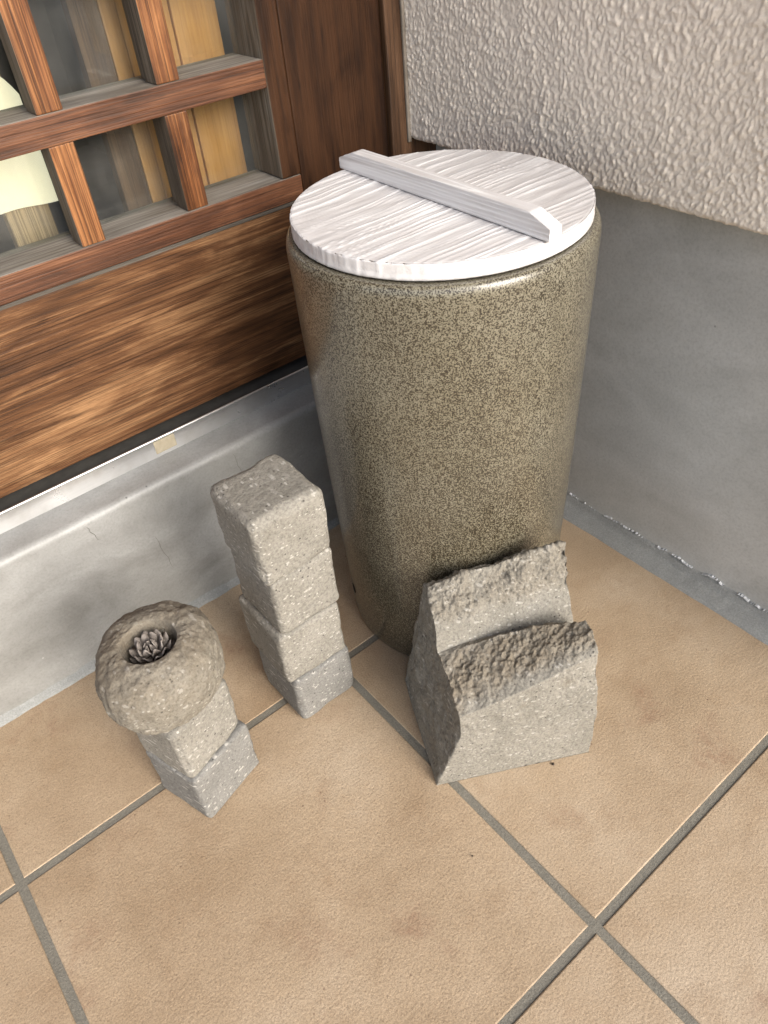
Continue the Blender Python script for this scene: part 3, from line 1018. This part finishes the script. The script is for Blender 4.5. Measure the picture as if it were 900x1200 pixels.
G4, G2 = 'four stone blocks stacked in a tall column', 'two stone blocks under the round stone'
tx, ty = -0.0300, 0.2985
stone_block(tx + 0.0004, ty - 0.0002, 0.0, 0.0580, 0.0615, 0.0570, 0.015, M['tuff_b'], 'lowest and greyest block of the tall four-block column standing on the tiles', G4, 1.0, 0.0062)
stone_block(tx - 0.0020, ty + 0.0012, 0.0572, 0.0590, 0.0640, 0.0590, -0.018, M['tuff'], 'second block from the floor in the tall four-block column, on the greyest block', G4, 2.0, 0.0050)
stone_block(tx + 0.0008, ty - 0.0010, 0.1164, 0.0565, 0.0600, 0.0590, 0.016, M['tuff'], 'third block from the floor in the tall four-block column, directly under the top block', G4, 3.0, 0.0050)
stone_block(tx - 0.0006, ty - 0.0030, 0.1757, 0.0605, 0.0615, 0.0610, -0.010, M['tuff'], 'topmost block of the tall four-block column with a worn flat top', G4, 14.0, 0.0070)
ra = math.atan2(0.0174, 0.0576)
stone_block(-0.1437, 0.2803, 0.0, 0.0600, 0.0550, 0.0580, ra, M['tuff_b'], 'lower block of the short stack, pale flecked stone standing on the tiles', G2, 5.0, 0.0030, 0.6)
stone_block(-0.1450, 0.2812, 0.0583, 0.0580, 0.0550, 0.0600, ra + 0.035, M['tuff'], 'upper block of the short stack, directly beneath the round hollowed stone', G2, 6.0, 0.0060, 0.7)

# round hollowed stone on the short stack
CX, CY, CZ = -0.1457, 0.2830, 0.1188
ca_, cb_ = 0.0450, 0.0290
nt, na = 150, 220
prof = []
hole_r, hole_d = 0.0180, 0.0235
for k in range(80):                                     # outside, bottom to rim
    t = -math.pi / 2 + (math.pi / 2 + 1.08) * k / 79
    r = ca_ * max(math.cos(t), 0.0) ** 0.62
    z = cb_ + cb_ * math.copysign(abs(math.sin(t)) ** 0.66, math.sin(t)) * (0.97 if t < 0 else 1.0)
    prof.append((r, z))
zr_ = prof[-1][1]
r_last = prof[-1][0]
for k in range(1, 20):                                  # over the crown to the hole's lip
    t = k / 19
    prof.append((r_last + (hole_r + 0.0012 - r_last) * t, zr_ + 0.0016 * math.sin(math.pi * t * 0.75) - 0.0004 * t))
zl = prof[-1][1]
for k in range(1, 30):
    t = k / 29
    prof.append((hole_r + 0.0012 * (1 - t) ** 5 - 0.002 * t, zl - hole_d * t))
for k in range(1, 8):
    prof.append(((hole_r - 0.002) * (1 - k / 7), zl - hole_d))
prof = np.array(prof)
an = np.linspace(0, 2 * math.pi, na, endpoint=False)
outer = np.clip((prof[:, 0] - hole_r) / (ca_ - hole_r), 0, 1)
ov = 1 + (0.055 * np.cos(2 * (an - math.radians(55))) + 0.02 * np.cos(3 * an + 1))[:, None] * outer[None, :]
rr = prof[None, :, 0] * ov
CV = np.stack([rr * np.cos(an)[:, None], rr * np.sin(an)[:, None], np.repeat(prof[None, :, 1], na, 0)], -1)
nrm = CV - np.array([0, 0, cb_])
nrm /= np.linalg.norm(nrm, axis=-1)[..., None]
ds = 0.0022 * fbm(CV, 22, 3, seed=11) + 0.0011 * fbm(CV, 110, 3, seed=12) + 0.0006 * fbm(CV, 300, 2, seed=13)
w_in = np.where(np.arange(len(prof)) > 98, 0.35, 1.0)
lowz = np.clip((CV[..., 2] - 0.002) / 0.008, 0.05, 1)
CV = CV + nrm * (ds * w_in[None, :] * lowz)[..., None]
CV[..., 2] = np.maximum(CV[..., 2], 0.0)
CV = CV + np.array([CX, CY, CZ])
cap = from_np('hollow_stone', CV.reshape(-1, 3), grid_faces(na, len(prof), True), M['tuff_cap'], origin=(CX, CY, CZ))
cc_ = coords(cap.data)
cap.data.attributes.new('split', 'FLOAT', 'POINT').data.foreach_set('value', np.clip((cc_[:, 2] - 0.030) / 0.02, 0, 1) * np.clip(0.55 + 0.6 * fbm(cc_, 40, 3, seed=3), 0, 1))
tag(cap, 'rounded brownish stone with a hollow in its top, set on the short stack', 'stone')

# pine cone in the hollow
PZ0 = CZ + zl - hole_d + 0.0004
pc = empty('pine_cone', (CX - 0.0002, CY + 0.0002, PZ0))
tag(pc, 'small open grey-brown pine cone sitting in the hollow of the round stone', 'pine cone')
core_pr = [(0.0, 0.0), (0.006, 0.0005), (0.008, 0.005), (0.006, 0.011), (0.003, 0.016), (0.0, 0.0175)]
an = np.linspace(0, 2 * math.pi, 16, endpoint=False)
cv = np.array([[(pc.location.x + r * math.cos(a), pc.location.y + r * math.sin(a), PZ0 + z) for r, z in core_pr] for a in an])
from_np('core', cv.reshape(-1, 3), grid_faces(16, len(core_pr), True), M['core'], pc)


def scale_mesh(L, w, up_):
    V = []
    n1, n2 = 9, 7
    for i in range(n1):
        t = i / (n1 - 1)
        wd_ = w * (0.28 + 0.72 * math.sin(min(1.0, t * 1.12) * math.pi / 2) ** 1.3) * (1 - max(0, t - 0.8) ** 2 * 9)
        for j in range(n2):
            s = -1 + 2 * j / (n2 - 1)
            thick = 0.0005 + 0.0012 * t ** 2
            V.append((t * L * (1 - 0.10 * s * s * t), s * wd_, up_ * t * t + thick * (1 - s * s) - 0.0008 * s * s))
    m0 = len(V)
    V += [(x, y, z - 0.0009) for x, y, z in V]
    g_ = grid_faces(n1, n2)
    I_ = np.arange(n1 * n2).reshape(n1, n2)
    rg = np.concatenate([I_[:, 0], I_[-1, 1:], I_[-2::-1, -1], I_[0, -2:0:-1]])
    F_ = g_.tolist() + (g_[:, ::-1] + m0).tolist() + [[int(a), int(a) + m0, int(b) + m0, int(b)] for a, b in zip(rg, np.roll(rg, -1))]
    me = bpy.data.meshes.new('scale')
    me.from_pydata(V, [], F_)
    me.polygons.foreach_set('use_smooth', [True] * len(F_))
    me.materials.append(M['scale'])
    me.update()
    return me


sm_big, sm_mid, sm_small = scale_mesh(0.0145, 0.0036, 0.0035), scale_mesh(0.0118, 0.0032, 0.0035), scale_mesh(0.0062, 0.0018, 0.003)
k = 0
for (n_, z_, tilt, me, off) in ((11, 0.0060, -0.10, sm_big, 0.0), (10, 0.0095, -0.42, sm_big, 0.3), (8, 0.0120, -0.70, sm_mid, 0.1), (6, 0.0145, -0.95, sm_small, 0.5)):
    for i in range(n_):
        a = 2 * math.pi * (i + off) / n_ + random.uniform(-0.1, 0.1)
        o = bpy.data.objects.new('scale', me)
        col.objects.link(o)
        o.parent = pc
        o.location = (0.0022 * math.cos(a), 0.0022 * math.sin(a), z_)
        o.rotation_euler = (random.uniform(-0.15, 0.15), tilt + random.uniform(-0.1, 0.1), a)

# ------------------------------------------------------------------ notched wedge stone
WF = np.array([-0.0117, 0.1491, 0.0])
wu = np.array([0.87708, -0.48034, 0.0])
wn_ = np.array([0.48034, 0.87708, 0.0])
WL = 0.1268
# profile key points (d, z) at left, middle and right of the stone; last value: roughness in mm
KEY = [  # name           left              middle            right
    ((0.000, 0.0000), (0.000, 0.0000), (0.000, 0.0000), 0.4),
    ((0.000, 0.0400), (0.001, 0.0450), (0.001, 0.0550), 0.5),
    ((0.002, 0.0860), (0.004, 0.1020), (0.009, 0.1210), 0.9),
    ((0.024, 0.0990), (0.025, 0.1110), (0.020, 0.1275), 2.6),
    ((0.046, 0.1040), (0.045, 0.1165), (0.033, 0.1280), 1.8),
    ((0.0495, 0.1035), (0.0535, 0.1060), (0.050, 0.1000), 0.5),
    ((0.0560, 0.1190), (0.0610, 0.1200), (0.0680, 0.1240), 0.6),
    ((0.0670, 0.1290), (0.0690, 0.1340), (0.0750, 0.1400), 2.3),
    ((0.0850, 0.1390), (0.0850, 0.1510), (0.0830, 0.1610), 1.8),
    ((0.0930, 0.1340), (0.0930, 0.1450), (0.0910, 0.1550), 1.8),
    ((0.1000, 0.0700), (0.1020, 0.0750), (0.1010, 0.0800), 1.2),
    ((0.1060, 0.0000), (0.1060, 0.0000), (0.1060, 0.0000), 0.5),
]
npr = 34
ns = 200
sv = np.linspace(0, 1, ns)


def key_at(i, s):
    a, b, c, _ = KEY[i]
    l0, l1, l2 = (s - 0.5) * (s - 1) * 2, -s * (s - 1) * 4, s * (s - 0.5) * 2
    return a[0] * l0 + b[0] * l1 + c[0] * l2, a[1] * l0 + b[1] * l1 + c[1] * l2


rows, amp = [], []
for i in range(len(KEY) - 1):
    d0, z0_ = key_at(i, sv)
    d1, z1_ = key_at(i + 1, sv)
    seg = npr if i != 4 else 14
    for k in range(seg):
        t = k / seg
        rows.append((d0 * (1 - t) + d1 * t, z0_ * (1 - t) + z1_ * t))
        amp.append(KEY[i][3] * (1 - t) + KEY[i + 1][3] * t)
d_, z_ = key_at(len(KEY) - 1, sv)
rows.append((d_, z_))
amp.append(KEY[-1][3])
for t in np.linspace(0, 1, 12)[1:-1]:
    rows.append((d_ * (1 - t), z_ * 0))
    amp.append(0.0)
Dm = np.array([r[0] for r in rows]).T        # (ns, m)
Zm = np.array([r[1] for r in rows]).T
amp = np.array(amp)
mrow = Dm.shape[1]


def ends(d, z):
    front = 0.021 * np.clip(z / 0.062, 0, 1)
    backw = -0.004 + 0.16 * z
    f_ = np.clip(d / 0.085, 0, 1)
    lo = front * (1 - f_) + backw * f_
    hi = 0.1268 + 0.0015 * np.sin(z * 40) - 0.05 * np.clip(z - 0.125, 0, 1)
    return lo, hi


def wpos(s, d, z):
    lo, hi = ends(d, z)
    S = lo + (hi - lo) * s
    return WF + S[..., None] * wu + d[..., None] * wn_ + z[..., None] * np.array([0, 0, 1.0])


body = wpos(np.repeat(sv[:, None], mrow, 1), Dm, Zm)
# end caps: rings shrinking to a centre
caps = {}
for s_end, idx in ((0.0, 0), (1.0, -1)):
    rr_ = []
    for t in np.linspace(0, 1, 34)[1:]:
        dd = Dm[idx] * (1 - t) + 0.050 * t
        zz_ = Zm[idx] * (1 - t) + 0.045 * t
        rr_.append(wpos(np.full(mrow, s_end), dd, zz_))
    caps[idx] = np.array(rr_)
allr = np.concatenate([caps[0][::-1], body, caps[-1]], 0)
amps = np.concatenate([np.full((33, mrow), 1.7), np.repeat(amp[None], ns, 0), np.full((33, mrow), 1.0)], 0)
# blend the roughness across the arris
for k in range(6):
    t = (k + 1) / 7
    amps[33 - 1 - k] = amps[33 - 1 - k] * t + 1.2 * (1 - t)
wf = grid_faces(allr.shape[0], mrow).tolist()
nr_ = allr.shape[0]
for k in range(nr_ - 1):
    wf.append([k * mrow + mrow - 1, (k + 1) * mrow + mrow - 1, (k + 1) * mrow, k * mrow])
origin = WF + 0.06 * wu + 0.05 * wn_
wo = from_np('notched_stone', allr.reshape(-1, 3), wf, M['tuff_w'], origin=tuple(origin))
bmw = bmesh.new()
bmw.from_mesh(wo.data)
bmesh.ops.remove_doubles(bmw, verts=bmw.verts[:], dist=1e-7)
bmesh.ops.recalc_face_normals(bmw, faces=bmw.faces[:])
am = None
bmw.to_mesh(wo.data)
bmw.free()
me = wo.data
me.polygons.foreach_set('use_smooth', [True] * len(me.polygons))
c = coords(me)
# roughness per vertex from the nearest source vertex (same order apart from the merged cap centres)
src = allr.reshape(-1, 3) - origin
from mathutils.kdtree import KDTree
kd = KDTree(len(src))
for k_, p_ in enumerate(src):
    kd.insert(p_, k_)
kd.balance()
af = amps.reshape(-1)
av = np.array([af[kd.find(p_)[1]] for p_ in c])
av = np.clip(av + 0.9 * (av > 0.75) * fbm(c, 48, 3, seed=41), 0.3, 4.0)
nn_ = normals(me)
sharp = 0.95 * fbm(c, 70, 3, seed=31) + 0.30 * (0.35 - np.abs(fbm(c, 120, 2, seed=33))) + 0.55 * fbm(c, 260, 3, seed=35, gain=0.65)
dsp = 0.0011 * av * sharp + 0.0016 * fbm(c, 24, 3, seed=37) * np.clip(av, 0.35, 1.3)
hz_ = np.clip((c[:, 2] - 0.0005) / 0.006, 0.0, 1)
c = c + nn_ * (dsp * (0.3 + 0.7 * hz_))[:, None]
c[:, 2] = np.maximum(c[:, 2], 0.0002)
set_coords(me, c)
at_ = me.attributes.new('split', 'FLOAT', 'POINT')
at_.data.foreach_set('value', np.clip((av - 1.0) / 1.1, 0, 1) * np.where((c + origin - WF) @ wn_ > 0.058, 0.45, 1.0) * np.where(np.abs(nn_ @ wu) > 0.75, 0.6, 1.0))
tag(wo, 'rough wedge of pale stone with a groove cut across it, in front of the jar', 'stone')

# grit on the tiles
for (gx, gy, sz) in ((0.0700, 0.1000, 0.0012), (-0.0300, 0.0900, 0.0007)):
    me = cube_grid(3)
    c = coords(me)
    c = c / np.linalg.norm(c, axis=1)[:, None]
    c = c * sz * (1 + 0.4 * pn(c[:, 0] * 2 + gx * 99, c[:, 1] * 2, c[:, 2] * 2))[:, None]
    c[:, 2] = c[:, 2] * 0.6 + sz * 0.5
    set_coords(me, c)
    g_ = put('grit', me, M['core'], None, (gx, gy, 0.0004))
    tag(g_, 'tiny dark crumb of grit lying on the floor tile by the wedge stone' if sz > 0.001 else 'tiny dark speck of grit on the open floor tile', 'grit')
